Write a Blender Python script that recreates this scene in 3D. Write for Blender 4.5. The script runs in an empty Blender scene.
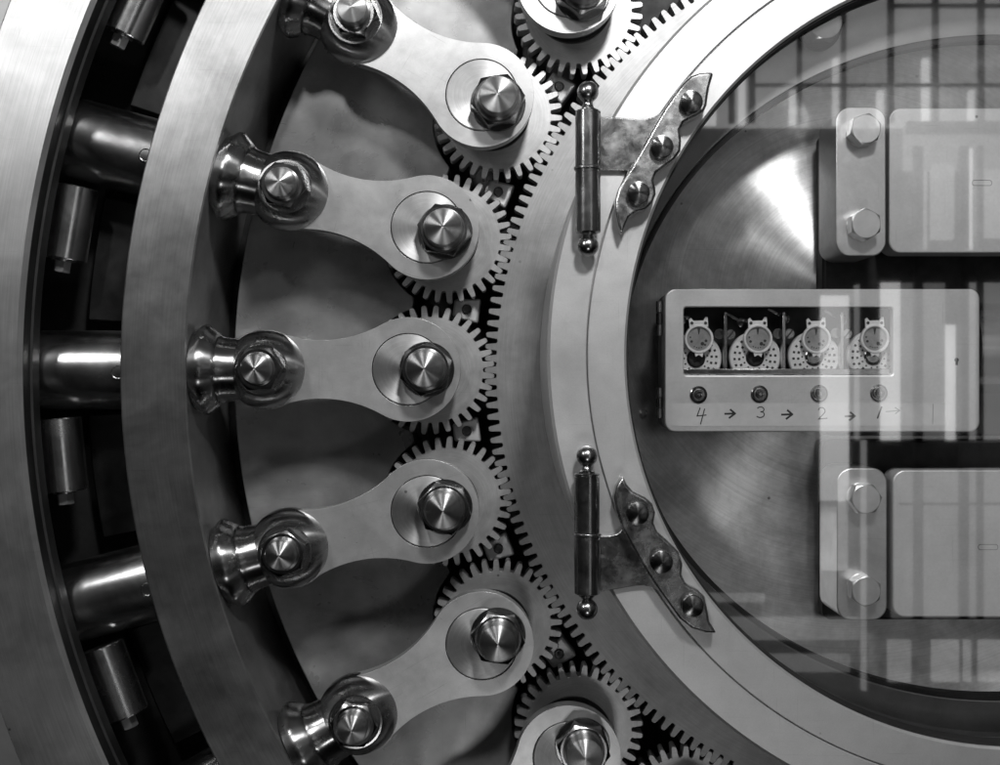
import bpy, bmesh, math, random
from math import sin, cos, pi, radians, sqrt, atan2, hypot
from mathutils import Matrix, Vector
random.seed(7)
S = 0.001                     # one drawing unit is a millimetre
DCAM = 1200.0                 # camera distance from the gear plane
sc = bpy.context.scene
COL = sc.collection
RX = Matrix.Rotation(pi/2, 4, 'X')
AX = (438.0, 12.5)            # door axis
FX = (439.0, 23.0)            # glass door centre

def P(px, py, z):             # where a point of the photo stands at depth z
    f = (DCAM - z)/DCAM
    return ((px-500)*f, (382.5-py)*f)

# ------------------------------------------------------------------ objects
def root_matrix(x=0, y=0, z=0, rot=0):
    return RX @ Matrix.Translation((x*S, y*S, z*S)) @ Matrix.Rotation(rot, 4, 'Z')

def thing(name, label, cat, x=0, y=0, z=0, rot=0, group=None):
    o = bpy.data.objects.new(name, None); COL.objects.link(o)
    o.empty_display_size = .02
    o.matrix_world = root_matrix(x, y, z, rot)
    o['label'] = label; o['category'] = cat
    if group: o['group'] = group
    return o

def fin(name, bm, mat, parent=None, loc=(0, 0, 0), rotm=None, bevel=0, seg=2, angle=30, smooth=True, kind=None):
    bmesh.ops.recalc_face_normals(bm, faces=bm.faces)
    for v in bm.verts: v.co *= S
    me = bpy.data.meshes.new(name); bm.to_mesh(me); bm.free()
    if smooth:
        for p in me.polygons: p.use_smooth = True
        me.set_sharp_from_angle(angle=radians(angle))
    me.materials.append(mat)
    o = bpy.data.objects.new(name, me); COL.objects.link(o)
    m = Matrix.Translation(Vector(loc)*S)
    if rotm is not None: m = m @ rotm
    if parent: o.parent = parent; o.matrix_basis = m
    else: o.matrix_world = RX @ m
    if bevel:
        b = o.modifiers.new('Bevel', 'BEVEL'); b.width = bevel*S; b.segments = seg
        b.limit_method = 'ANGLE'; b.angle_limit = radians(35); b.harden_normals = False
    if kind: o['kind'] = kind
    return o

def copy_tree(o, parent=None):
    c = o.copy(); COL.objects.link(c)
    if parent is not None:
        c.parent = parent; c.matrix_basis = o.matrix_basis.copy()
    for ch in list(o.children): copy_tree(ch, c)
    return c

# ------------------------------------------------------------------ shapes
def lathe(bm, prof, segs=96, closed=False, a0=0, a1=2*pi):
    """revolve (r,z) pairs round z"""
    full = abs((a1-a0)-2*pi) < 1e-6
    n = segs if full else segs+1
    rings = []
    for r, z in prof:
        if r < 1e-6: rings.append([bm.verts.new((0, 0, z))])
        else:
            rings.append([bm.verts.new((r*cos(a0+(a1-a0)*i/segs), r*sin(a0+(a1-a0)*i/segs), z)) for i in range(n)])
    pairs = list(zip(rings, rings[1:]))
    if closed: pairs.append((rings[-1], rings[0]))
    for A, B in pairs:
        for i in range(segs):
            j = (i+1) % n
            if len(A) == 1 and len(B) == 1: continue
            if len(A) == 1: bm.faces.new((A[0], B[i], B[j]))
            elif len(B) == 1: bm.faces.new((A[i], A[j], B[0]))
            else: bm.faces.new((A[i], A[j], B[j], B[i]))
    return bm

def xform(bm, m):
    bmesh.ops.transform(bm, matrix=m, verts=bm.verts); return bm
TOX = Matrix.Rotation(-pi/2, 4, 'Y')      # z axis -> -x (radially outward)
TOY = Matrix.Rotation(-pi/2, 4, 'X')      # z axis -> +y

def prism(bm, pts, z0, z1, hole=None):
    """extrude an outline; hole = outline with the same number of points"""
    n = len(pts)
    t = [bm.verts.new((x, y, z1)) for x, y in pts]; b = [bm.verts.new((x, y, z0)) for x, y in pts]
    for i in range(n):
        j = (i+1) % n; bm.faces.new((b[i], b[j], t[j], t[i]))
    if hole:
        ht = [bm.verts.new((x, y, z1)) for x, y in hole]; hb = [bm.verts.new((x, y, z0)) for x, y in hole]
        for i in range(n):
            j = (i+1) % n
            bm.faces.new((ht[i], ht[j], hb[j], hb[i]))
            bm.faces.new((t[i], t[j], ht[j], ht[i])); bm.faces.new((b[i], hb[i], hb[j], b[j]))
    else:
        bm.faces.new(t); bm.faces.new(b[::-1])
    return bm

def box(bm, x0, x1, y0, y1, z0, z1):
    return prism(bm, [(x0, y0), (x1, y0), (x1, y1), (x0, y1)], z0, z1)

def rrect(x0, x1, y0, y1, r, n=8):
    pts = []
    for cx, cy, a in ((x1-r, y1-r, 0), (x0+r, y1-r, 90), (x0+r, y0+r, 180), (x1-r, y0+r, 270)):
        for i in range(n+1):
            t = radians(a+90*i/n); pts.append((cx+r*cos(t), cy+r*sin(t)))
    return pts

def circ(r, n=64, cx=0, cy=0, a0=0): return [(cx+r*cos(a0+2*pi*i/n), cy+r*sin(a0+2*pi*i/n)) for i in range(n)]

def catmull(pts, per=5):
    n = len(pts); out = []
    for i in range(n):
        p0, p1, p2, p3 = pts[i-1], pts[i], pts[(i+1) % n], pts[(i+2) % n]
        for k in range(per):
            t = k/per
            out.append(tuple(0.5*((2*p1[c])+(-p0[c]+p2[c])*t+(2*p0[c]-5*p1[c]+4*p2[c]-p3[c])*t*t+(-p0[c]+3*p1[c]-3*p2[c]+p3[c])*t**3) for c in (0, 1)))
    return out

def hexnut(bm, rc, z0, z1, n=72, a0=0.0, cham=0.62, slope=.58):
    """hexagon with corners turned off, as a real nut"""
    ri = rc*cos(pi/6)*.97
    lo, mid, top = [], [], []
    for i in range(n):
        a = 2*pi*i/n; h = rc*cos(pi/6)/cos(((a+pi/6) % (pi/3))-pi/6) if False else rc*cos(pi/6)/cos((a % (pi/3))-pi/6)
        b = a+a0
        lo.append(bm.verts.new((h*cos(b), h*sin(b), z0)))
        mid.append(bm.verts.new((h*cos(b), h*sin(b), z1-(h-ri)*slope)))
        top.append(bm.verts.new((ri*cos(b), ri*sin(b), z1)))
    for A, B in ((lo, mid), (mid, top)):
        for i in range(n):
            j = (i+1) % n; bm.faces.new((A[i], A[j], B[j], B[i]))
    bm.faces.new(top); bm.faces.new(lo[::-1])
    return bm

def gear_outline(N, rroot, rtip, wr=.56, wt=.26, phase=0.0):
    pts = []; p = 2*pi/N
    for i in range(N):
        c = (i+phase)*p
        for f, r in ((-wr/2, rroot), (-(wr*.62+wt*.38)/2, rroot+(rtip-rroot)*.42), (-wt/2*1.18, rtip-(rtip-rroot)*.14), (-wt/2*.75, rtip), (wt/2*.75, rtip), (wt/2*1.18, rtip-(rtip-rroot)*.14), ((wr*.62+wt*.38)/2, rroot+(rtip-rroot)*.42), (wr/2, rroot), (.5, rroot-.6)):
            a = c+f*p; pts.append((r*cos(a), r*sin(a)))
    return pts

def plate_hole(bm, pts, hole, z0, z1):
    es = []
    for lst in (pts, hole):
        vs = [bm.verts.new((x, y, z0)) for x, y in lst]
        es += [bm.edges.new((vs[i], vs[(i+1) % len(vs)])) for i in range(len(vs))]
    fs = [g for g in bmesh.ops.triangle_fill(bm, use_beauty=True, edges=es, normal=(0, 0, 1))['geom'] if isinstance(g, bmesh.types.BMFace)]
    bmesh.ops.dissolve_limit(bm, angle_limit=.01, verts=bm.verts, edges=bm.edges) if False else None
    ex = bmesh.ops.extrude_face_region(bm, geom=fs)
    for g in ex['geom']:
        if isinstance(g, bmesh.types.BMVert): g.co.z = z1
    return bm

def inner_of(pts, r):
    return [(r*x/hypot(x, y), r*y/hypot(x, y)) for x, y in pts]

# ------------------------------------------------------------------ materials
class NT:
    def __init__(s, m): s.t = m.node_tree; s.n = s.t.nodes; s.l = s.t.links
    def add(s, typ, **kw):
        n = s.n.new(typ)
        for k, v in kw.items(): setattr(n, k, v)
        return n
    def link(s, a, b): s.l.new(a, b)
    def math(s, op, a, b=None, clamp=False):
        n = s.n.new('ShaderNodeMath'); n.operation = op; n.use_clamp = clamp
        for i, v in enumerate((a, b)):
            if v is None: continue
            if isinstance(v, (int, float)): n.inputs[i].default_value = v
            else: s.l.new(v, n.inputs[i])
        return n.outputs[0]
    def ramp(s, fac, stops):
        n = s.n.new('ShaderNodeValToRGB'); cr = n.color_ramp
        while len(cr.elements) < len(stops): cr.elements.new(.5)
        for e, (p, v) in zip(cr.elements, stops): e.position = p; e.color = (v, v, v, 1)
        s.l.new(fac, n.inputs[0]); return n.outputs[0]
    def noise(s, vec, scale, detail=3, rough=.55, dist=0):
        n = s.n.new('ShaderNodeTexNoise'); n.inputs['Scale'].default_value = scale
        n.inputs['Detail'].default_value = detail; n.inputs['Roughness'].default_value = rough
        n.inputs['Distortion'].default_value = dist
        s.l.new(vec, n.inputs['Vector']); return n.outputs[0]
    def scalev(s, vec, sx, sy, sz, loc=(0, 0, 0), rot=(0, 0, 0)):
        n = s.n.new('ShaderNodeMapping'); n.inputs['Scale'].default_value = (sx, sy, sz)
        n.inputs['Location'].default_value = loc; n.inputs['Rotation'].default_value = rot
        s.l.new(vec, n.inputs['Vector']); return n.outputs[0]
    def polar(s, vec, kr, ka):
        sp = s.n.new('ShaderNodeSeparateXYZ'); s.l.new(vec, sp.inputs[0])
        r = s.math('SQRT', s.math('ADD', s.math('MULTIPLY', sp.outputs[0], sp.outputs[0]), s.math('MULTIPLY', sp.outputs[1], sp.outputs[1])))
        a = s.math('ARCTAN2', sp.outputs[1], s.math('MULTIPLY', sp.outputs[0], -1.0))
        cb = s.n.new('ShaderNodeCombineXYZ')
        s.l.new(s.math('MULTIPLY', r, kr), cb.inputs[0]); s.l.new(s.math('MULTIPLY', a, ka), cb.inputs[1]); s.l.new(sp.outputs[2], cb.inputs[2])
        return cb.outputs[0]

SCR = {'brushed_ring_steel': .5, 'outer_ring_steel': .5, 'frame_nickel': .4, 'link_steel': .8, 'stained_plate_steel': .7, 'satin_nickel_plate': .5, 'satin_block_steel': .5, 'gear_steel': .6, 'pinion_steel': .7, 'turned_backplate': .5, 'worn_strap_steel': .8, 'stained_leaf_steel': .8, 'turned_steel': .6}
def metal(name, c=.5, c2=None, rough=.3, rough2=None, grain='none', gk=1.0, bump=.15, aniso=0, metallic=1.0,
          stain=8.0, stain_amt=None, smudge=.0, ior=1.5, warp=0, centre=(0, 0), arot=0.0, axis='Z', cz=0):
    m = bpy.data.materials.new(name); m.use_nodes = True; q = NT(m)
    b = q.n['Principled BSDF']; tc = q.add('ShaderNodeTexCoord'); ob = tc.outputs['Object']
    oi = q.add('ShaderNodeObjectInfo')
    off = q.add('ShaderNodeVectorMath', operation='ADD'); q.link(ob, off.inputs[0])
    cb = q.add('ShaderNodeCombineXYZ'); q.link(q.math('MULTIPLY', oi.outputs['Random'], 7.0), cb.inputs[0]); q.link(q.math('MULTIPLY', oi.outputs['Random'], 3.0), cb.inputs[1])
    q.link(cb.outputs[0], off.inputs[1]); ov = off.outputs[0]
    c2 = c*.7 if c2 is None else c2
    rough2 = rough*1.4 if rough2 is None else rough2
    n1 = q.noise(ov, stain, 6, .62, .6)
    n2 = q.noise(ov, stain*9, 4, .6)
    mix = q.math('ADD', q.math('MULTIPLY', n1, .75), q.math('MULTIPLY', n2, .25))
    colv = q.ramp(mix, [(.34, c2), (.62, c)])
    g = None
    if grain == 'polar': g = q.noise(q.polar(ob, 1500*gk, 9.0), 1.0, 4, .7)
    elif grain == 'turn': g = q.noise(q.polar(q.scalev(ob, 1, 1, 1, (-centre[0]*S, -centre[1]*S, 0)) if centre[0] else ob, 1600*gk, .6), 1.0, 3, .7)
    elif grain == 'x': g = q.noise(q.scalev(ov, 30*gk, 1600*gk, 30*gk), 1.0, 4, .7)
    elif grain == 'y': g = q.noise(q.scalev(ov, 1600*gk, 30*gk, 30*gk), 1.0, 4, .7)
    elif grain == 'fine': g = q.noise(ov, 1100*gk, 3, .7)
    if g is not None:
        gg = q.ramp(g, [(.25, .80), (.75, 1.10)] if grain != 'fine' else [(.25, .93), (.75, 1.04)])
        mx = q.add('ShaderNodeMix', data_type='RGBA', blend_type='MULTIPLY'); mx.inputs[0].default_value = 1
        q.link(colv, mx.inputs[6]); q.link(gg, mx.inputs[7]); colv = mx.outputs[2]
    scr = None
    if name in SCR:
        k = SCR[name]; parts = []
        for sx, sy, rot in ((14, 900, .5), (900, 18, .9), (26, 1300, -.35)):
            n = q.noise(q.scalev(ov, sx, sy, 30, rot=(0, 0, rot)), 1.0, 2, .5, .15)
            parts.append(q.ramp(n, [(.70, 0), (.76, 1)]))
        scr = q.math('MAXIMUM', q.math('MAXIMUM', parts[0], parts[1]), parts[2])
        vo = q.add('ShaderNodeTexVoronoi'); vo.inputs['Scale'].default_value = 34; q.link(ov, vo.inputs['Vector'])
        pit = q.math('MULTIPLY', q.ramp(vo.outputs['Distance'], [(.035, 1), (.06, 0)]), q.ramp(q.noise(ov, 11, 1), [(.55, 0), (.6, 1)]))
        dk = q.math('SUBTRACT', 1.0, q.math('MAXIMUM', q.math('MULTIPLY', scr, .28*k), q.math('MULTIPLY', pit, .65)))
        mz = q.add('ShaderNodeMix', data_type='RGBA', blend_type='MULTIPLY'); mz.inputs[0].default_value = 1
        q.link(colv, mz.inputs[6]); q.link(dk, mz.inputs[7]); colv = mz.outputs[2]
    q.link(colv, b.inputs['Base Color'])
    rv = q.ramp(q.noise(ov, stain*2.3, 5, .65, .4), [(.3, rough), (.75, rough2)])
    q.link(rv, b.inputs['Roughness'])
    b.inputs['Metallic'].default_value = metallic
    b.inputs['IOR'].default_value = ior
    last = None
    if bump:
        bp = q.add('ShaderNodeBump'); bp.inputs['Strength'].default_value = bump; bp.inputs['Distance'].default_value = .0004
        q.link(g if g is not None else n2, bp.inputs['Height']); last = bp.outputs[0]
    if warp:
        bw = q.add('ShaderNodeBump'); bw.inputs['Strength'].default_value = warp; bw.inputs['Distance'].default_value = .02
        q.link(q.noise(ov, 9.0, 2, .5, .5), bw.inputs['Height'])
        if last: q.link(last, bw.inputs['Normal'])
        last = bw.outputs[0]
    if last: q.link(last, b.inputs['Normal'])
    if aniso:
        b.inputs['Anisotropic'].default_value = aniso
        # grooves run in circles round the object's own z axis through centre
        sp = q.add('ShaderNodeSeparateXYZ'); q.link(ob, sp.inputs[0])
        cb2 = q.add('ShaderNodeCombineXYZ')
        if axis == 'X':
            q.link(q.math('SUBTRACT', cz*S, sp.outputs[2]), cb2.inputs[1]); q.link(sp.outputs[1], cb2.inputs[2])
        else:
            q.link(q.math('SUBTRACT', centre[1]*S, sp.outputs[1]), cb2.inputs[0]); q.link(q.math('SUBTRACT', sp.outputs[0], centre[0]*S), cb2.inputs[1])
        vt = q.add('ShaderNodeVectorTransform', vector_type='VECTOR', convert_from='OBJECT', convert_to='WORLD')
        q.link(cb2.outputs[0], vt.inputs[0]); q.link(vt.outputs[0], b.inputs['Tangent'])
        b.inputs['Anisotropic Rotation'].default_value = arot
    return m

M = {}
M['ring'] = metal('brushed_ring_steel', .56, .32, .32, .44, 'polar', .45, .22, aniso=.6, stain=6, arot=.25)
M['outer'] = metal('outer_ring_steel', .56, .42, .38, .5, 'polar', .5, .10, aniso=.5, stain=5, arot=.25)
M['frame'] = metal('frame_nickel', .68, .56, .34, .44, 'fine', .6, .05, stain=7, metallic=.7)
M['gear'] = metal('gear_steel', .34, .22, .36, .48, 'polar', .5, .08, stain=9, metallic=.7)
M['pinion'] = metal('pinion_steel', .5, .34, .34, .45, 'turn', .5, .08, stain=14, metallic=.65)
M['link'] = metal('link_steel', .54, .38, .27, .38, 'fine', .6, .03, stain=11, warp=.02, metallic=.6)
M['ecc'] = metal('turned_steel', .52, .42, .46, .52, 'turn', .7, .04, aniso=.82, stain=20, arot=.25)
M['polish'] = metal('polished_steel', .56, .42, .2, .3, 'none', 1, .02, stain=20)
M['ball'] = metal('turned_ball_steel', .46, .36, .24, .3, 'none', 1, .02, stain=16, aniso=.95, arot=.25, axis='X', cz=42)
M['collar'] = metal('turned_collar_steel', .5, .38, .25, .32, 'none', 1, .02, stain=16, aniso=.95, arot=.25, axis='X', cz=0)
M['nut'] = metal('nut_steel', .34, .2, .16, .26, 'none', 1, .05, stain=30)
M['cap'] = metal('turned_cap_steel', .42, .3, .36, .42, 'turn', 1.3, .08, aniso=1.0, stain=40, arot=.25)
M['bolt'] = metal('locking_bolt_steel', .6, .42, .19, .28, 'none', 1, .03, stain=12)
M['pin'] = metal('pin_steel', .55, .4, .2, .3, 'none', 1, .0, stain=12)
M['bolthead'] = metal('bright_bolt_head', .9, .75, .28, .38, 'none', 1, .03, stain=30, metallic=.95)
M['plate'] = metal('stained_plate_steel', .34, .16, .24, .36, 'none', .4, 0, stain=5, warp=.07, metallic=.55)
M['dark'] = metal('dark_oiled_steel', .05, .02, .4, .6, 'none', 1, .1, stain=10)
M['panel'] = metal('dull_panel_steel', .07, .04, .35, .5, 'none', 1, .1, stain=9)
M['pit'] = metal('black_steel_and_shade', .03, .012, .5, .7, 'none', 1, .1, stain=10, metallic=.6)  # black steel; also colours the painted shade at ring wall and rim
M['hinge'] = metal('aged_hinge_steel', .46, .2, .16, .3, 'none', 1, .08, stain=22)
M['strap'] = metal('worn_strap_steel', .74, .28, .18, .36, 'none', 1, .2, stain=30)
M['leaf'] = metal('stained_leaf_steel', .5, .16, .16, .4, 'none', 1, .2, stain=22)
M['rivet'] = metal('dark_dome_steel', .2, .1, .18, .3, 'turn', 1.2, .1, aniso=.8, stain=50, arot=.25)
cbk = P(850, 300, 52)
M['back'] = metal('turned_backplate', .9, .46, .34, .38, 'turn', .35, .04, aniso=.97, arot=.25, stain=13, warp=.05, metallic=.9, centre=(cbk[0]-FX[0], cbk[1]-FX[1]))
M['lid'] = metal('satin_nickel_plate', .68, .56, .38, .5, 'fine', .35, .04, stain=9, metallic=.6)
M['block'] = metal('satin_block_steel', .8, .62, .3, .4, 'fine', .4, .04, stain=16, metallic=.9)
M['well'] = metal('well_black', .05, .02, .4, .6, 'none', 1, .1, metallic=.8)
M['rim'] = metal('rim_steel', .34, .24, .3, .42, 'fine', .6, .05, stain=9)
M['dial'] = metal('dial_silver', .82, .7, .35, .5, 'fine', 1, .05, metallic=.5, stain=60)
M['seconds'] = metal('seconds_dial_silver', .42, .26, .3, .4, 'none', 1, .05, metallic=.6, stain=90)
M['ink'] = metal('ink', .03, .02, .6, .8, 'none', 1, 0, metallic=0)
M['tape'] = metal('yellowed_tape', .62, .52, .35, .5, 'none', 1, .05, metallic=.25, stain=20)
M['wallm'] = metal('vault_front_paint', .35, .28, .4, .5, 'none', 1, .05, metallic=.3)

g = bpy.data.materials.new('window_glass'); g.use_nodes = True; q = NT(g)
for n in list(q.n):
    if n.type != 'OUTPUT_MATERIAL': q.n.remove(n)
out = [n for n in q.n if n.type == 'OUTPUT_MATERIAL'][0]
tr = q.add('ShaderNodeBsdfTransparent'); tr.inputs[0].default_value = (.93, .93, .93, 1)
gl = q.add('ShaderNodeBsdfGlossy'); gl.inputs['Roughness'].default_value = .026; gl.inputs[0].default_value = (1, 1, 1, 1)
mx = q.add('ShaderNodeMixShader'); mx.inputs[0].default_value = .15
q.link(tr.outputs[0], mx.inputs[1]); q.link(gl.outputs[0], mx.inputs[2]); q.link(mx.outputs[0], out.inputs[0])
M['glass'] = g

def emis(name, v):
    m = bpy.data.materials.new(name); m.use_nodes = True; q = NT(m)
    for n in list(q.n):
        if n.type != 'OUTPUT_MATERIAL': q.n.remove(n)
    o = [n for n in q.n if n.type == 'OUTPUT_MATERIAL'][0]
    e = q.add('ShaderNodeEmission'); e.inputs[1].default_value = v
    tc = q.add('ShaderNodeTexCoord')
    q.link(q.ramp(q.noise(tc.outputs['Object'], 2.2, 3, .5), [(.3, .6), (.7, 1.0)]), e.inputs[0])
    q.link(e.outputs[0], o.inputs[0]); return m
M['lit'] = emis('lit_window', 2.0)
M['mid'] = emis('lit_window_pale', .72)
M['dim'] = emis('lit_window_dim', .4)

# ------------------------------------------------------------------ door body
door = thing('vault_door', 'round steel vault door body with stained back plate behind the crank arms and a broad brushed ring round it', 'vault door', *AX)
# broad brushed ring (front z=75)
bm = bmesh.new()
lathe(bm, [(732.5, 73.8), (734, 75), (793, 75), (794.3, 73.8), (794.3, -112), (732.5, -112)], 512, closed=True)
fin('retaining_ring', bm, M['ring'], door, angle=25)
# floor of the drum, dark
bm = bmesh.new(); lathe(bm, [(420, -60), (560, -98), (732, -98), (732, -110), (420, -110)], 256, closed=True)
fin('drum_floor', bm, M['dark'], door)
# stained plate under the arms: scalloped round each pinion
RS, NS, NB = 508.0, 32, 240
def plate_inner(a):
    # smallest radius allowed by the pinion wells, a measured from pinion direction
    k = round(a/radians(15)); d = a-k*radians(15)
    R = 66.5; c = RS*cos(d); s2 = R*R-(RS*sin(d))**2
    return c+sqrt(s2) if s2 > 0 else 530.0
pin, pout = [], []
NA = 1440
for i in range(NA):
    a = 2*pi*i/NA; r = max(532.0, plate_inner(a))
    pin.append((-r*cos(a), -r*sin(a))); pout.append((-713*cos(a), -713*sin(a)))
bm = bmesh.new(); prism(bm, pout, -95, -40, pin)
fin('back_plate', bm, M['plate'], door, bevel=1.2, angle=25)

# outer frame
fr = thing('door_frame', 'wide brushed outer ring at the far left edge, round the dark gap with the bolts', 'door frame', *AX)
bm = bmesh.new()
lathe(bm, [(881, 86.4), (885, 90.5), (953, 90.5), (954.5, 89), (954.5, 20), (975, 20), (975, -90), (960, -90), (960, 50), (889, 50), (889, 66), (885.5, 68), (881.5, 70)], 512, closed=True)
fin('frame_ring', bm, M['outer'], fr, angle=25)
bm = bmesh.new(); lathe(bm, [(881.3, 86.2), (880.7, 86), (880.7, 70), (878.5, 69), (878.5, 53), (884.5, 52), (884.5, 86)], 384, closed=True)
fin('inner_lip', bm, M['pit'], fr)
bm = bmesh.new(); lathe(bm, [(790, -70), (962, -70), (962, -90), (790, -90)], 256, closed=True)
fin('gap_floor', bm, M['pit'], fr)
bm = bmesh.new(); lathe(bm, [(974, 18), (1500, 18), (1500, 0), (974, 0)], 256, closed=True)
o = fin('front_wall', bm, M['wallm'], fr)

# tapering panels in the gap
proto = None
for k in range(-2, 4):
    if proto is None:
        p = thing('gap_panel', 'x', 'panel', *AX, rot=0, group='dark panels in the gap behind the broad ring')
        bm = bmesh.new()
        A0, A1 = radians(3.0), radians(11.6)
        n = 12; pts = [(-866*cos(A0+(A1-A0)*i/n), -866*sin(A0+(A1-A0)*i/n)) for i in range(n+1)]
        pts += [(-780*cos(A1-(A1-A0)*i/n), -780*sin(A1-(A1-A0)*i/n)) for i in range(n+1)]
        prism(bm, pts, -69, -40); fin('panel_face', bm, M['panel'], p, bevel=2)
        proto = p
    else: p = copy_tree(proto)
    p.matrix_world = root_matrix(*AX, rot=radians(15*k-15+0))
    p['label'] = ('dark steel panel deep in the gap, ' + ['above the uppermost bolt shaft', 'between the two uppermost bolt shafts', 'above the level bolt shaft', 'below the level bolt shaft', 'above the bolt shaft in the lower left corner', 'at the very bottom of the gap'][k+2])

# ------------------------------------------------------------------ ring gear
rb_tip, rb_root = 453.4, 442.2
gearT = thing('ring_gear', 'very large toothed gear that all the small gears mesh with', 'gear', *AX)
po = gear_outline(NB, rb_root, rb_tip, .64, .36, 0.0)
po = [(-x, -y) for x, y in po]
bm = bmesh.new(); prism(bm, po, -20, 0, inner_of(po, 300))
fin('gear_wheel', bm, M['gear'], gearT, angle=28, bevel=.5, seg=1)

# ------------------------------------------------------------------ pinion (origin = door axis)
def make_pinion():
    t = thing('pinion_gear', 'x', 'gear', *AX, group='small toothed gears round the large gear')
    # a gap of the pinion faces the tooth of the ring gear (+x direction here)
    po = gear_outline(NS, 53.6, 64.6, .62, .34, .5)
    bm = bmesh.new(); prism(bm, po, -19, 0.6, inner_of(po, 12))
    fin('gear_wheel', bm, M['pinion'], t, loc=(-RS, 0, 0), angle=28, bevel=.6, seg=1)
    bm = bmesh.new(); lathe(bm, [(0, 0), (40, 0), (40, 5), (37, 5), (37, 20), (0, 20)], 64)
    fin('hub', bm, M['dark'], t, loc=(-RS-9, 0, 0))
    bm = bmesh.new(); lathe(bm, [(0, 0), (34.0, 0), (34.0, 49.8), (33.2, 50.6), (0, 50.6)], 96)
    fin('eccentric_disc', bm, M['ecc'], t, loc=(-RS-18, 0, 0))
    bm = bmesh.new(); lathe(bm, [(0, 50.7), (25.6, 50.7), (26.4, 51.4), (26.4, 52.6), (25.6, 53.4), (0, 53.4)], 72)
    w = fin('washer', bm, M['nut'], t, loc=(-RS, 0, 0))
    bm = bmesh.new(); hexnut(bm, 26.0, 53.4, 72.0)
    nut = fin('hex_nut', bm, M['nut'], t, loc=(-RS, 0, 0), rotm=Matrix.Rotation(.35, 4, 'Z'), angle=24, bevel=.35)
    bm = bmesh.new(); lathe(bm, [(0, 60), (19.8, 60), (19.8, 73), (18.4, 74), (17.7, 74), (17.7, 86.5), (16.6, 89.2), (14.2, 90.8), (1.4, 94.4), (0, 94.1)], 96)
    fin('shaft_end', bm, M['cap'], nut, angle=24)
    return t

def fillet(R1, R2, d, hw):
    def solve(Rf):
        a, b = R1+Rf, R2+Rf
        x = (b*b-a*a-d*d)/(2*d); y2 = a*a-x*x
        return x, sqrt(max(y2, 0))
    lo, hi = 5, 600
    for _ in range(60):
        m = (lo+hi)/2; x, y = solve(m)
        if y-m < hw: lo = m
        else: hi = m
    x, y = solve(m); return x, y, m

def make_arm():
    t = thing('crank_arm', 'x', 'crank arm', *AX, group='waisted steel crank arms')
    R1, R2, d, hw = 50.0, 37.5, 137.0, 28.0
    fx, fy, Rf = fillet(R1, R2, d, hw)
    a1 = atan2(fy, fx); a2 = atan2(fy, fx+d)
    pts = []
    n = 60
    for i in range(n): a = -a1+(2*a1)*i/n; pts.append((R1*cos(a), R1*sin(a)))
    # fillet top, from big circle to small
    b1 = atan2(-fy, -fx); b2 = atan2(-fy, -d-fx)
    if b1 > 0: b1 -= 2*pi
    if b2 > 0: b2 -= 2*pi
    top = [(fx+Rf*cos(b1+(b2-b1)*i/24), fy+Rf*sin(b1+(b2-b1)*i/24)) for i in range(25)]
    pts += top
    for i in range(1, 40): a = a2+(2*pi-2*a2)*i/40; pts.append((-d+R2*cos(a), R2*sin(a)))
    pts += [(x, -y) for x, y in top[::-1]][:-1]
    N = len(pts)
    hole = circ(34.9, 96)
    bm = bmesh.new(); plate_hole(bm, pts, hole, 33, 50)
    fin('arm_plate', bm, M['link'], t, loc=(-RS-18, 0, 0), bevel=1.4, seg=3, angle=32)
    return t

RBALL, ZB = 663.0, 42.0
def make_bolt():
    t = thing('locking_bolt', 'x', 'locking bolt', *AX, group='locking bolts with polished ball joints')
    # ball about z
    prof = [(0, ZB-38.5)]
    for i in range(1, 41):
        a = -pi/2+pi*i/44; r, z = 38.8*cos(a), ZB+38.8*sin(a)
        if z > ZB and r < 24: break
        prof.append((r, z))
    zt = prof[-1][1]
    prof += [(23.6, zt+.2), (23.2, zt-2.0), (0, zt-2.0)]
    bm = bmesh.new(); lathe(bm, prof, 96)
    ball = fin('ball_joint', bm, M['ball'], t, loc=(-RBALL, 0, 0), angle=30)
    bm = bmesh.new(); hexnut(bm, 22.4, zt-2, zt+14)
    nut = fin('hex_nut', bm, M['nut'], t, loc=(-RBALL, 0, 0), rotm=Matrix.Rotation(.2, 4, 'Z'), angle=24, bevel=.3)
    bm = bmesh.new(); lathe(bm, [(0, zt), (16, zt), (16, zt+14.6), (14.8, zt+15.4), (14.2, zt+15.4), (14.2, zt+24.5), (13.2, zt+26.6), (11.2, zt+28), (1.2, zt+31), (0, zt+30.8)], 72)
    fin('pin_end', bm, M['cap'], nut, angle=24)
    # collar along -x
    pr = [(0, 20), (30, 20), (30.5, 32), (31, 37), (32, 41), (33, 42.6), (33, 43.6), (31, 44), (31, 45), (34.5, 45.4), (36.5, 47.5), (40, 51.5), (42.6, 54.5), (43.6, 57), (43.2, 59.5), (41.5, 62), (39.5, 64.5), (38, 67), (36.5, 68.4), (30, 69), (20.5, 69.3), (20, 70), (20, 104), (0, 104)]
    bm = bmesh.new(); lathe(bm, pr, 96); xform(bm, TOX)
    fin('collar', bm, M['collar'], t, loc=(-RBALL, 0, ZB-2), angle=40)
    # heavy round bolt beyond the ring
    bm = bmesh.new(); lathe(bm, [(0, 788), (39, 788), (39, 957), (0, 957)], 96); xform(bm, TOX)
    sh = fin('bolt_shaft', bm, M['bolt'], t, loc=(0, 0, 9), angle=30)
    bm = bmesh.new(); lathe(bm, [(0, 36), (7, 36), (7, 38.6), (5.8, 39.5), (5.2, 38.2), (0, 38.2)], 32)
    fin('set_screw', bm, M['polish'], sh, loc=(-805, -3, 0))
    return t

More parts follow.
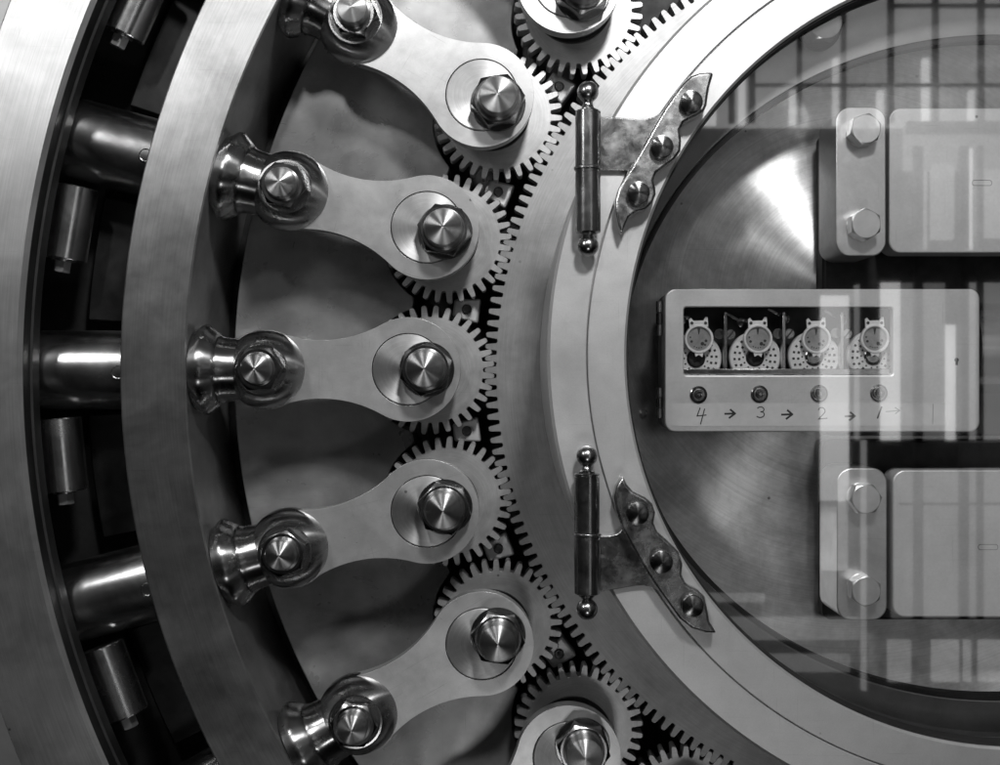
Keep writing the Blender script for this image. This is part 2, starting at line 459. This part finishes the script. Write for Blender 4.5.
def make_stop():
    t = thing('spring_cylinder', 'x', 'cylinder', *AX, group='small steel cylinders in the dark gap')
    bm = bmesh.new(); lathe(bm, [(0, -36), (21, -36), (22, -35), (22, 35), (21, 36), (0, 36)], 64); xform(bm, TOY)
    fin('cylinder_body', bm, M['pin'], t, loc=(-874, 0, 18), angle=35)
    bm = bmesh.new(); lathe(bm, [(0, -38), (11, -38), (11, -35.5), (0, -35.5)], 40); xform(bm, TOY)
    fin('washer', bm, M['polish'], t, loc=(-874, 0, 18))
    bm = bmesh.new(); hexnut(bm, 8.2, 36, 49, 36); xform(bm, Matrix.Rotation(pi/2, 4, 'X'))
    fin('screw_head', bm, M['bolthead'], t, loc=(-874, 0, 18), angle=24)
    bm = bmesh.new(); hexnut(bm, 7, 0, 9, 36); xform(bm, TOX)
    fin('side_screw', bm, M['polish'], t, loc=(-888, 10, 28), angle=24)
    return t

pos_names = {-3: 'at the top edge, above the upper hinge', -2: 'in the upper row, just left of the upper hinge finial', -1: 'second above the level one', 0: 'level one', 1: 'd', 2: 'e', 3: 'f', 4: 'g'}
pin_lab = {-3: 'small steel gear cut off by the top edge, above the upper hinge',
           -2: 'small steel gear at upper centre, just left of the upper hinge barrel',
           -1: 'small steel gear directly above the leftmost small gear',
           0: 'leftmost small steel gear, level with the numbered steel box',
           1: 'small steel gear directly below the leftmost small gear, left of the lower hinge',
           2: 'small steel gear below and left of the lower hinge, with its whole arm in view',
           3: 'small steel gear cut off by the bottom edge, below the lower hinge',
           4: 'gear of which only the tooth tips show at the bottom edge, right of the others'}
arm_lab = {-3: 'crank arm cut off by the top edge, only its round end in view',
           -2: 'uppermost full crank arm, sloping down to the right near the top',
           -1: 'gently sloping crank arm just above the level one',
           0: 'level crank arm at mid height, shortest shadow below it',
           1: 'crank arm just below the level one, rising gently to the right',
           2: 'lowest full crank arm, rising steeply to the right',
           3: 'crank arm cut off by the bottom edge, only its round end in view',
           4: 'crank arm beyond the bottom edge of the picture'}
bolt_lab = {-2: 'locking bolt with ball joint at the top edge, its collar in deep shade',
            -1: 'locking bolt and ball joint second from the top',
            0: 'level locking bolt and ball joint at mid height on the left',
            1: 'locking bolt and ball joint second from the bottom',
            2: 'lowest ball joint and collar, with its bolt in the bottom left corner'}
stop_lab = {-2: 'small cylinder in the dark gap at the top left, next to the picture edge',
            -1: 'small cylinder under the second bolt shaft from the top',
            0: 'small cylinder under the level bolt shaft',
            1: 'small cylinder under the second bolt shaft from the bottom'}
def spread(make, labs, extra=0.0):
    first = None
    for k in sorted(labs, key=lambda v: (v != 0, v)):
        if first is None: first = o = make()
        else: o = copy_tree(first)
        o.matrix_world = root_matrix(*AX, rot=radians(15*k+extra))
        o['label'] = labs[k]
spread(make_pinion, pin_lab)
arm_lab.pop(4)
spread(make_arm, arm_lab)
spread(make_bolt, bolt_lab)
spread(make_stop, stop_lab, 5.5)

for o in list(COL.objects):
    if o.name.split('.')[0] == 'hex_nut':
        o.rotation_euler.z = random.uniform(0, pi/3)

# bright stand-off blocks seen between neighbouring small gears
def make_standoff():
    t = thing('spacer_block', 'x', 'block', *AX, group='bright spacer blocks between the small gears')
    bm = bmesh.new(); prism(bm, [(-490, -9), (-463, -13), (-463, 13), (-490, 9)], -58, -27)
    fin('block_body', bm, M['lid'], t, bevel=2.5, seg=3)
    bm = bmesh.new(); lathe(bm, [(0, -28), (5, -28), (5, -25.4), (4, -24.6), (0, -24.6)], 24)
    fin('screw', bm, M['nut'], t, loc=(-476, 0, 0))
    return t
spread(make_standoff, {-3: 'bright sliver behind the gears above the upper hinge, in the black gap', -2: 'bright sliver behind the gears just left of the upper hinge barrel', -1: 'bright sliver behind the gears between the level arm and the one above',
                       0: 'bright block behind the gears between the level arm and the one below', 1: 'bright block behind the gears left of the lower hinge', 2: 'bright block behind the gears below the lower hinge'}, 7.5)

# ------------------------------------------------------------------ glass door
ZF = 185.0
gd = thing('glass_door', 'round glass door in a wide pale metal ring over the lock works', 'glass door', *FX)
bm = bmesh.new()
lathe(bm, [(399, 0), (399, 182.5), (396.5, ZF), (366.6, ZF), (365.9, ZF-.7), (365.9, ZF-8), (360, ZF-8), (360, 0)], 512, closed=True)
fin('outer_ring', bm, M['frame'], gd, angle=25)
bm = bmesh.new()
lathe(bm, [(364.9, ZF-8), (364.9, ZF-.9), (364.2, ZF-.2), (334.0, ZF-.2), (332.0, ZF-2.2), (331, 168), (331, 158), (352, 158), (352, ZF-8)], 512, closed=True)
fin('inner_ring', bm, M['frame'], gd, angle=25)
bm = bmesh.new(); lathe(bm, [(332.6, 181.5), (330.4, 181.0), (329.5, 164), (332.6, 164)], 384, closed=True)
fin('inner_wall_shade', bm, M['pit'], gd)  # added black strip: shade of the ring's inner wall put into colour
bm = bmesh.new(); lathe(bm, [(0, 163), (331.5, 163)], 192)
fin('glass_pane', bm, M['glass'], gd, smooth=False)

# lock case behind the glass: stepped rim, turned back plate
lc = thing('lock_case', 'round steel case behind the glass with a turned back plate and bright streaks', 'lock case', *FX)
RXE, RYE = 338.0, 297.0
cx0, cy0 = (1000-500)*.887-FX[0], (382.5-368)*.887-FX[1]
bm = bmesh.new()
n = 256
outer = [(345*cos(2*pi*i/n), 345*sin(2*pi*i/n)) for i in range(n)]
inner = []
for i in range(n):
    a = 2*pi*i/n
    x, y = cx0+RXE*cos(a), cy0+RYE*sin(a)
    r = hypot(x, y)
    if r > 330: x, y = x*330/r, y*330/r
    inner.append((x, y))
prism(bm, outer, 118, 128, inner)
fin('rim', bm, M['rim'], lc, bevel=1.0, angle=25)
bm = bmesh.new(); prism(bm, [(x*.9995, y*.9995) for x, y in inner], 112, 127.2, [(cx0+(x-cx0)*.986, cy0+(y-cy0)*.986) for x, y in inner])
fin('rim_shade', bm, M['pit'], lc, angle=25)  # added black band: shadow along the rim edge put into colour
bm = bmesh.new(); lathe(bm, [(346, 120), (346, 40), (343, 40), (343, 120)], 256, closed=True)
fin('side_wall', bm, M['dark'], lc)
bx, by = P(856, 306, 62)
bm = bmesh.new()
lathe(bm, [(0, 52), (360, 52), (360, 44), (0, 44)], 256)
# centre of the turning marks sits under the time lock
o = fin('back_plate', bm, M['back'], lc, loc=(0, 0, 0), angle=25)

def ppts(l, z): return [P(x, y, z) for x, y in l]

# standing hex bolt behind the glass at the top
x, y = P(822, 26, 140)
hb = thing('hex_bolt', 'lone hexagonal bolt head behind the glass at the top, by the pale ring', 'bolt', x, y, 0)
bm = bmesh.new(); lathe(bm, [(0, 128), (19, 128), (19, 132), (17, 134), (0, 134)], 48); fin('washer', bm, M['dark'], hb)
bm = bmesh.new(); hexnut(bm, 17, 134, 152); fin('bolt_head', bm, M['nut'], hb, angle=24, bevel=.3)

# clamp blocks
def block(label, x0, x1, y0, y1, bolts, zf=135, th=58):
    a = P(x0, y1, zf); b = P(x1, y0, zf); cx, cy = (a[0]+b[0])/2, (a[1]+b[1])/2
    t = thing('clamp_block', label, 'block', cx, cy, 0, group='upright blocks with two bolts each')
    w, h = (b[0]-a[0])/2, (b[1]-a[1])/2
    bm = bmesh.new(); prism(bm, rrect(-w, w, -h, h, 13, 10), zf-th, zf)
    fin('block_body', bm, M['block'], t, bevel=1.0, angle=30)
    for (px, py), rot in bolts:
        bx, by = P(px, py, zf+14)
        bm = bmesh.new(); lathe(bm, [(0, zf), (13.6, zf), (13.6, zf+1), (0, zf+1)], 40)
        hexnut(bm, 14.4, zf+1, zf+15, 60)
        fin('bolt_head', bm, M['bolthead'], t, loc=(bx-cx, by-cy, 0), rotm=Matrix.Rotation(rot, 4, 'Z'), angle=24, bevel=.4)
block('pale upright block with two hex bolts above the numbered box, behind the glass', 836, 886, 107, 256, [((866, 129), .3), ((866, 224), .55)])
block('grey upright block with two hex bolts below the numbered box, behind the glass', 837, 887, 468, 620, [((866, 499), .1), ((866, 591), .45)])

def cover(label, x0, x1, y0, y1, zf=120, plaque=None):
    a = P(x0, y1, zf); b = P(x1, y0, zf); cx, cy = (a[0]+b[0])/2, (a[1]+b[1])/2
    t = thing('cover_plate', label, 'plate', cx, cy, 0, group='broad satin cover plates')
    w, h = (b[0]-a[0])/2, (b[1]-a[1])/2
    bm = bmesh.new(); prism(bm, rrect(-w, w, -h, h, 11, 10), zf-30, zf)
    fin('plate_body', bm, M['lid'], t, bevel=1.2, angle=30)
    if plaque:
        px, py = P(*plaque, zf); o = rrect(-9, 9, -2.6, 2.6, 2.4, 6); i = rrect(-8.6, 8.6, -2.2, 2.2, 2.1, 6)
        bm = bmesh.new(); prism(bm, o, zf, zf+.15, i)
        fin('stamped_oblong', bm, M['nut'], t, loc=(px-cx, py-cy, 0))
cover('broad satin plate at the upper right behind the glass, beside the upper block', 889, 1130, 108, 253, plaque=(982, 183))
cover('broad satin plate at the lower right behind the glass, beside the lower block', 893, 1130, 470, 617, plaque=(988, 547))

# side panel with a fold left of the upper block
t = thing('lock_housing', 'square dark housing behind the blocks and the numbered box', 'housing', 0, 0, 0)
a = P(824, 436, 80); b = P(1150, 128, 80)
bm = bmesh.new(); prism(bm, rrect(a[0], b[0], a[1], b[1], 10), 48, 76); fin('housing_body', bm, M['dark'], t, bevel=3)
a = P(826, 622, 80); b = P(1150, 440, 80)
bm = bmesh.new(); prism(bm, rrect(a[0], b[0], a[1], b[1], 8), 48, 70); fin('lower_body', bm, M['dark'], t, bevel=3)
a = P(975, 395, 110); b = P(1150, 300, 110)
bm = bmesh.new(); lathe(bm, [(0, 0), (42, 0), (42, 180), (0, 180)], 64); xform(bm, Matrix.Rotation(pi/2, 4, 'Y'))
fin('shaft', bm, M['nut'], t, loc=(a[0], (a[1]+b[1])/2, 85), angle=30)

# ------------------------------------------------------------------ time lock
ZT = 140.0
tl = thing('time_lock', 'flat steel box with four clock movements and handwritten numbers 4 3 2 1', 'time lock', 0, 0, 0)
def PT(l, z=ZT): return [P(x, y, z) for x, y in l]
a = P(665, 432, ZT); b = P(980, 289, ZT)
wa = P(684, 375, ZT); wb = P(893, 307, ZT)
# case face with the window opening: ring from outer outline to inner outline with equal counts
no = 10
outl = rrect(a[0], b[0], a[1], b[1], 9, no); inl = rrect(wa[0], wb[0], wa[1], wb[1], 3, no)
bm = bmesh.new(); prism(bm, outl, ZT-9, ZT, inl)
case = fin('case_front', bm, M['lid'], tl, bevel=1.5, seg=3, angle=30)
bm = bmesh.new(); prism(bm, rrect(a[0]+1.5, b[0]-1.5, a[1]+1.5, b[1]-1.5, 8, no), ZT-58, ZT-33); fin('case_body', bm, M['well'], tl)
ol = rrect(a[0]+1.5, b[0]-1.5, a[1]+1.5, b[1]-1.5, 8, no); il = rrect(a[0]+5, b[0]-5, a[1]+5, b[1]-5, 6, no)
bm = bmesh.new(); prism(bm, ol, ZT-33, ZT-9.3, il); fin('case_wall', bm, M['nut'], tl)
# sill of the window
bm = bmesh.new(); box(bm, wa[0]+.5, wb[0]-.5, wa[1]+.4, wa[1]+5.5, ZT-14, ZT-6); fin('window_sill', bm, M['hinge'], tl, bevel=.5)
ZD = ZT-20
for k, (dx, dy, rx, ry, num) in enumerate([(696, 358.5, 699, 339, 4), (755, 357.3, 758, 339, 3), (814, 356.8, 816.5, 339.3, 2), (873, 356, 875, 338.8, 1)]):
    cx, cy = P(dx, dy, ZD); qx, qy = P(rx, ry, ZD+7)
    bm = bmesh.new(); lathe(bm, [(0, -6), (23.2, -6), (23.2, -1), (22.2, 0), (21.4, 0), (21.2, -.4), (0, -.4)], 72)
    d = fin('clock_dial', bm, M['dial'], tl, loc=(cx, cy, ZD), angle=25)
    bm = bmesh.new()
    for rr, nn, sz in ((18.4, 20, 1.45), (14.2, 16, 1.5), (10.6, 13, 1.0)):
        for i in range(nn):
            an = 2*pi*i/nn+.13*nn
            prism(bm, [(rr*cos(an)+sz*cos(an+u), rr*sin(an)+sz*sin(an+u)) for u in (pi/4, 3*pi/4, 5*pi/4, 7*pi/4)], -.5, -.15)
    fin('dial_marks', bm, M['ink'], d, smooth=False)
    bm = bmesh.new(); lathe(bm, [(0, -.5), (8.2, -.5), (8.2, .6), (7, 1.4), (6, .4), (0, .4)], 40)
    fin('dial_hub', bm, M['nut'] if num < 3 else M['well'], d)
    # loop bracket in front: ring with two horns
    bm = bmesh.new(); lathe(bm, [(13.0, 0), (13.0, 2.6), (12.5, 3.4), (11.3, 3.4), (10.6, 2.6), (10.6, 0)], 64, closed=True)
    horn = ppts([(-8.5, -11.5), (-9.5, -19), (-7.5, -20.5), (-5.2, -17.8), (4.2, -18.2), (6.2, -21.8), (8.4, -21.4), (8.6, -13), (5.5, -11.8), (0, -13), (-5, -12.2)], 0)
    hp = [(x+500-500, y) for x, y in [(p[0], p[1]) for p in [(u, -v) for u, v in [(-8.5, -10), (-9.0, -17.5), (-7.2, -19), (-5.0, -16.2), (4.0, -16.6), (5.8, -19.8), (7.8, -19.4), (8.2, -11), (5, -10.8), (0, -12.2), (-5, -11)]]]]
    prism(bm, hp, .4, 2.4)
    prism(bm, [(-4, -12.2), (-3, -15.8), (0, -14.2), (3, -16.2), (4, -12.2), (0, -12.6)], .4, 2.4)
    br = fin('loop_bracket', bm, M['dial'], tl, loc=(qx, qy, ZD+5), angle=30)
    bm = bmesh.new()
    for hx in (-6.4, 5.8): prism(bm, circ(1.4, 16, hx, 14.2), 2.3, 2.7)
    fin('bracket_holes', bm, M['ink'], br, smooth=False)
    bm = bmesh.new(); lathe(bm, [(0, .2), (10.5, .2), (10.5, 1), (0, 1)], 48)
    sd = fin('seconds_dial', bm, M['seconds'], br)
    bm = bmesh.new(); prism(bm, [(-1.3, 9.6), (1.3, 9.6), (.3, 4), (-.3, 4)], 1, 1.3)
    for ux, uy, ur in ((-6.5, -2.2, 1.2), (3.2, -4.2, 1.7), (6.4, -1.6, 1.3), (5.6, -5.2, 1.0), (-2.0, -7.6, .6), (.2, -7.9, .6), (-4.0, -6.8, .6), (2.3, -7.6, .6), (-7.6, 1.6, .8)):
        prism(bm, circ(ur, 8, ux, uy), 1, 1.3)
    fin('dial_marks', bm, M['ink'], sd, smooth=False)
for px in (725, 783.3, 841.3):
    x, y = P(px, 340, ZT-14)
    bm = bmesh.new(); box(bm, x-1.3, x+1.3, wa[1]+2, wb[1]-4, ZD-10, ZT-11); fin('partition', bm, M['polish'], tl, bevel=.3)
for px, py in ((730.5, 334.4), (789.6, 333.7), (847.5, 333.7)):
    x, y = P(px, py, ZD+4)
    bm = bmesh.new(); lathe(bm, [(0, 0), (4.6, 0), (4.6, 2), (3.8, 2.6), (0, 2.6)], 28)
    s_ = fin('slotted_screw', bm, M['polish'], tl, loc=(x, y, ZD+2))
    bm = bmesh.new(); box(bm, -4.4, 4.4, -.7, .7, 2.5, 2.9); fin('screw_slot', bm, M['ink'], s_, rotm=Matrix.Rotation(.9, 4, 'Z'), smooth=False)
for px, py in ((719.4, 334), (778, 333.7), (836, 333)):
    x, y = P(px, py, ZD+4)
    bm = bmesh.new(); lathe(bm, [(4.6, 0), (4.6, 2), (3.2, 2), (3.2, 0)], 28, closed=True)
    lathe(bm, [(0, .3), (3.3, .3)], 28)
    fin('bush', bm, M['nut'], tl, loc=(x, y, ZD+2))
for px, py in ((757, 322), (800, 318), (700, 318), (857, 320)):
    x, y = P(px-14, py, ZD-3)
    bm = bmesh.new(); lathe(bm, [(0, 0), (5, 0), (5, 2), (2, 3), (0, 3)], 24); box(bm, -18, -2, -1.2, 1.4, 0, 2.5)
    fin('escapement', bm, M['nut'], tl, loc=(x, y, ZD-9), rotm=Matrix.Rotation(-.5, 4, 'Z'), bevel=.4)
for px, py in ((698.7, 394.6), (759.7, 394), (819.5, 393.5), (879.3, 393)):
    x, y = P(px, py, ZT+2)
    bm = bmesh.new(); lathe(bm, [(0, 0), (7.6, 0), (7.6, 1.2), (6.6, 1.8), (6.3, 1.0), (5.6, 1.0), (5.2, 3.4), (4.4, 4.6), (2.8, 4.8), (2.4, 2.6), (0, 2.6)], 48)
    st = fin('winding_arbor', bm, M['nut'], tl, loc=(x, y, ZT), angle=28)
    bm = bmesh.new(); prism(bm, circ(1.5, 4), 2.6, 6); fin('square_pin', bm, M['polish'], st)
# paper tape and handwriting
ta = P(671, 426, ZT); tb = P(947, 403.5, ZT)
bm = bmesh.new(); box(bm, ta[0], tb[0], ta[1], tb[1], ZT+.02, ZT+.25); tape = fin('paper_tape', bm, M['tape'], tl, smooth=False)
def strokes(lines, w, name, light=False):
    bm = bmesh.new()
    for ln in lines:
        pts = [P(x, y, ZT) for x, y in ln]
        for i in range(len(pts)-1):
            (x0, y0), (x1, y1) = pts[i], pts[i+1]; L = hypot(x1-x0, y1-y0) or 1; nx, ny = -(y1-y0)/L*w/2, (x1-x0)/L*w/2
            ex, ey = (x1-x0)/L*w*.35, (y1-y0)/L*w*.35
            zz = ZT+.3+.012*i
            bm.faces.new([bm.verts.new(v) for v in ((x0+nx-ex, y0+ny-ey, zz), (x0-nx-ex, y0-ny-ey, zz), (x1-nx+ex, y1-ny+ey, zz), (x1+nx+ex, y1+ny+ey, zz))])
    fin(name, bm, M['pencil' if light else 'ink'], tape, smooth=False)
M['pencil'] = metal('pencil', .2, .16, .6, .8, 'none', 1, 0, metallic=0)
def arc(cx, cy, rx, ry, a0, a1, n=10): return [(cx+rx*cos(radians(a0+(a1-a0)*i/n)), cy-ry*sin(radians(a0+(a1-a0)*i/n))) for i in range(n+1)]
strokes([[(700, 408), (697, 416), (706, 415)], [(704.5, 409), (700.5, 424)]], 1.0, 'numeral_four')
strokes([arc(760.5, 409.5, 3.4, 2.6, 150, -80)+arc(760, 414.4, 4.2, 3, 80, -140)], .9, 'numeral_three')
strokes([arc(821.5, 411, 3.4, 3.4, 160, -30)+[(818.5, 419), (827, 418.2)]], .9, 'numeral_two')
strokes([[(881.5, 407), (877.5, 418)]], 1.4, 'numeral_one')
for (x, y, s_) in ((730, 413.5, 1.0), (787, 414.3, 1.05), (850, 416, .95)):
    strokes([[(x-5*s_, y+.3), (x+4.6*s_, y)], [(x+.5*s_, y-3.8*s_), (x+5*s_, y), (x-.6*s_, y+4.2*s_)]], 1.7, 'arrow')
strokes([[(886, 411.5), (899, 410.5)], [(895, 407.5), (899.5, 410.5), (895.5, 413.5)]], 1.0, 'arrow', True)
strokes([[(933, 404), (932.5, 424)]], .6, 'tape_edge_line', True)
# key hole
x, y = P(956.5, 360, ZT)
bm = bmesh.new(); prism(bm, circ(2.0, 20, x, y), ZT, ZT+.15); prism(bm, [(x-.9, y), (x+.9, y), (x+1.1, y-4.5), (x-1.1, y-4.5)], ZT+.16, ZT+.22)
fin('keyhole', bm, M['ink'], tl, smooth=False)
for y0, y1 in ((301, 336), (387, 418)):
    x, ya = P(659, y1, ZT-12); _, yb = P(659, y0, ZT-12)
    h = (yb-ya)/3
    for i in range(3):
        bm = bmesh.new(); lathe(bm, [(0, 0), (2.6, 0), (3, .4), (3, h-.8), (2.6, h-.4), (0, h-.4)], 24); xform(bm, TOY)
        fin('hinge_knuckle', bm, M['polish'] if i != 1 else M['nut'], tl, loc=(x, ya+i*h, ZT-10))
x, y = P(644.6, 413, 60)
t = thing('round_stud', 'tiny round stud on the dark back plate left of the numbered box', 'stud', x, y, 0)
bm = bmesh.new(); lathe(bm, [(0, 52), (3.6, 52), (3.6, 55), (2, 57), (0, 57)], 24); fin('stud_head', bm, M['polish'], t)

# ------------------------------------------------------------------ door hinges
def hinge(label, cx, parts, outline, leaf, rivets):
    zc = 199.0
    x0, y0 = P(cx, (parts[0]+parts[-1])/2, zc)
    t = thing('door_hinge', label, 'hinge', x0, y0, 0, group='ornate hinges of the glass door')
    def Y(py): return P(cx, py, zc)[1]-y0
    yt, ym, yb = Y(parts[1]), Y(parts[2]), Y(parts[3])
    R = 10.6
    for a, b, nm in ((ym+.9, yt, 'upper_barrel'), (yb, ym-.9, 'lower_barrel')):
        bm = bmesh.new(); lathe(bm, [(0, a), (R-.8, a), (R, a+.8), (R, b-3.2), (R-.5, b-2.8), (R-.5, b-2.2), (R, b-1.8), (R, b-.8), (R-.8, b), (0, b)], 64); xform(bm, TOY)
        fin('barrel', bm, M['hinge'], t, loc=(0, 0, zc), angle=30)
    bm = bmesh.new(); lathe(bm, [(0, ym-1.0), (R+1.3, ym-1.0), (R+1.3, ym+1.0), (0, ym+1.0)], 64); xform(bm, TOY)
    fin('washer', bm, M['polish'], t, loc=(0, 0, zc), bevel=.3)
    for yc, sgn, base in ((Y(parts[0]), 1, yt), (Y(parts[4]), -1, yb)):
        L = abs(yc-base)
        prof = [(0, 0), (6.8, 0), (6.8, 1.5), (5.2, 2.6), (4.2, 5), (4.0, L-8.4)]
        for i in range(1, 17):
            a = -pi/2+.45+(pi-.45)*i/16; prof.append((max(0, 8.9*cos(a)), L+8.9*sin(a)))
        bm = bmesh.new(); lathe(bm, prof, 48); xform(bm, TOY)
        if sgn < 0: xform(bm, Matrix.Rotation(pi, 4, 'X'))
        fin('finial', bm, M['hinge'], t, loc=(0, base, zc), angle=50)
    zp = 201.0
    for nm, ol, zt_, mt, bv in (('leaf', leaf, 190.5, 'leaf', .8), ('strap', outline, zp, 'strap', 2.3)):
        pts = [(P(x, y, zt_)[0]-x0, P(x, y, zt_)[1]-y0) for x, y in ol]
        bm = bmesh.new(); prism(bm, pts, 185.4, zt_)
        fin(nm, bm, M[mt], t, bevel=bv, seg=3, angle=30)
    for px, py in rivets:
        x, y = P(px, py, 209)
        bm = bmesh.new(); lathe(bm, [(0, 200), (9.2, 200), (9.4, 207), (8.7, 208.3), (1.2, 210.6), (0, 210.3)], 48)
        fin('rivet', bm, M['rivet'], t, loc=(x-x0, y-y0, 0), angle=40)
    return t
up_right = [(714, 72), (712, 79), (709.3, 88), (708, 97), (707, 105), (703.8, 111.8), (697, 115.5), (690.7, 118.4), (684, 122.5), (680, 130), (681.6, 140.6), (680.8, 151), (675, 159), (664.6, 166.7), (656.5, 173), (653.6, 180), (655.5, 187), (656.2, 194), (653, 202), (646, 209.5), (636, 212), (629, 217.5), (625, 227), (621.4, 235),
            (618, 225), (615.5, 212), (615.2, 200.7), (618.8, 188), (625, 177), (636, 158.5), (646, 141), (656, 123), (665, 108), (673, 96.5), (678, 89.5), (683, 83), (690.7, 75.8), (699, 72.8), (707, 72)]
hinge('upper ornate hinge with three dark rivets, its strap curving up to the right', 588, [92, 111, 168.5, 233, 246], up_right, [(600, 117), (612, 117.3), (625, 118), (637, 119.2), (646, 119), (654, 116.8), (661, 112.5), (667, 105), (676, 95), (690, 100), (660, 150), (640, 174), (622.5, 170.6), (600, 170.4)],
      [(692, 101), (662.5, 146), (639, 192.4)])
lo_right = [(623, 476), (627, 484.4), (633.3, 491.5), (645.6, 497.6), (652.5, 503.7), (655.6, 513), (653.9, 523), (657.5, 532), (667.6, 540.7), (678.6, 551.7), (683, 564), (682, 575), (686, 584), (697.8, 590), (705, 597), (708, 610.8), (710, 622), (717, 633.5),
            (706, 633), (692, 628.6), (679.5, 619), (669.5, 605), (660, 592), (648, 574), (638, 557), (629, 541), (622, 529), (619.5, 521), (616, 510), (614, 498), (616.5, 486)]
hinge('lower ornate hinge with three dark rivets, its strap curving down to the right', 587, [456, 473, 534, 594, 609], lo_right, [(600, 536), (610, 535.6), (618, 533.6), (622, 529), (640, 540), (672, 600), (668, 604), (659, 591.5), (652, 587), (644, 585.3), (634, 586), (623.7, 587.8), (612, 590), (600, 591.5)],
      [(638, 514), (662, 562.7), (693, 606.6)])

# ------------------------------------------------------------------ barred window of the room, behind the viewer, mirrored in the glass
WZ = 2600.0; FK = ((DCAM-163)+(WZ-163))/DCAM
def R_(px, py): return ((px-500)*FK, (382.5-py)*FK)
wt = thing('barred_window', 'tall lit window with dark bars, seen only as a reflection in the round glass', 'window', 0, 0, 0)
def wrect(name, m, rects, z, th=20):
    for x0, x1, y0, y1 in rects:
        a = R_(x0, y1); b = R_(x1, y0); bm = bmesh.new(); box(bm, a[0], b[0], a[1], b[1], z, z+th)
        fin(name, bm, m, wt, smooth=False)
wrect('backing_wall', M['pit'], [(560, 1250, -250, 1000)], WZ+30)
wrect('pane', M['lit'], [(703, 715, 100, 126), (738, 744, 60, 126), (789, 794.5, 92, 126), (832, 837, 60, 126), (876, 882, 92, 126), (921, 927, 60, 126), (967, 972, 92, 126), (880, 898, 283, 440), (945, 953, 325, 440), (820, 847, 296, 500), (961, 970, 150, 250)], WZ-20)
wrect('pane', M['mid'], [(931, 953, 165, 240), (976, 1040, 170, 238), (917, 926, 172, 250), (888, 910, 640, 681), (932, 958, 640, 681), (964, 970, 640, 681), (979, 1040, 640, 681), (861.5, 865.5, 440, 690), (855, 858.5, 285, 440), (965, 1040, 283, 440), (822, 847, 500, 570)], WZ-10)
wrect('pane', M['mid'], [(700, 1040, -160, 127)], WZ)
wrect('pane', M['dim'], [(898, 945, 283, 440), (893, 1040, 470, 618), (705, 765, 594, 602), (720, 860, 618, 640), (760, 850, 655, 672), (905, 1040, 120, 170)], WZ)
wrect('bar', M['dark'], [(x-w, x+w, -170, 127) for x, w in ((728, 2.5), (748, 3), (795, 2), (838.5, 2), (885, 2.5), (929, 2.5), (974, 2.5))], WZ-60)
wrect('bar', M['dark'], [(x-w, x+w, 150, 620) for x, w in ((912, 4), (957, 4), (973, 2.5))], WZ-60)
wrect('rail', M['dark'], [(883, 1040, 13.5, 16), (748, 1040, 91, 93.5), (897, 1040, 128, 140), (890, 1040, 500, 502)], WZ-90)

# ------------------------------------------------------------------ lamps, added fill lights, world, camera
def lamp(name, x, y, z, tx, ty, tz, sx, sy, power):
    d = bpy.data.lights.new(name, 'AREA'); d.shape = 'RECTANGLE'; d.size = sx*S; d.size_y = sy*S; d.energy = power
    o = bpy.data.objects.new(name, d); COL.objects.link(o)
    p = RX @ Vector((x*S, y*S, z*S)); tg = RX @ Vector((tx*S, ty*S, tz*S))
    o.location = p; o.rotation_euler = (tg-p).to_track_quat('-Z', 'Y').to_euler()
    return o
lamp('ceiling_lamp', 250, 1050, 1350, 100, 50, 0, 170, 170, 13.5)
lamp('side_lamp', -900, 700, 1000, -200, 0, 0, 160, 360, 3)
lamp('streak_fill', -330, 900, 1350, 0, 0, 0, 70, 110, 2.2)  # unseen light, added to draw a second streak on the back plate
lamp('low_fill', 100, -1150, 1900, 0, -150, 0, 300, 160, 2.0)  # unseen fill, added to brighten frame bottom and lower outer ring

w = bpy.data.worlds.new('World'); sc.world = w; w.use_nodes = True; q = NT(w)
bg = q.n['Background']; tc = q.add('ShaderNodeTexCoord')
sp = q.add('ShaderNodeSeparateXYZ'); q.link(tc.outputs['Generated'], sp.inputs[0])
nz = q.noise(q.scalev(tc.outputs['Generated'], 2.2, 2.2, 1.2), 1.0, 2, .5)
h = q.math('ADD', q.math('MULTIPLY_ADD', sp.outputs[2], .5) if False else q.math('ADD', q.math('MULTIPLY', sp.outputs[2], .5), .5), q.math('MULTIPLY', q.math('SUBTRACT', nz, .5), .25))
col = q.ramp(h, [(0, .0), (.36, .02), (.46, .16), (.5, .1), (.58, .5), (.64, .16), (.75, .6), (1, .3)])
q.link(col, bg.inputs[0]); bg.inputs[1].default_value = .09

cam = bpy.data.cameras.new('camera'); co = bpy.data.objects.new('camera', cam); COL.objects.link(co)
co.location = (0, -DCAM*S, 0); co.rotation_euler = (pi/2, 0, 0)
cam.lens = 36*DCAM/1000; cam.sensor_width = 36; cam.clip_start = .01; cam.clip_end = 100
sc.camera = co
sc.view_settings.view_transform = 'Standard'; sc.view_settings.look = 'None'
sc.view_settings.exposure = .45; sc.view_settings.gamma = 1
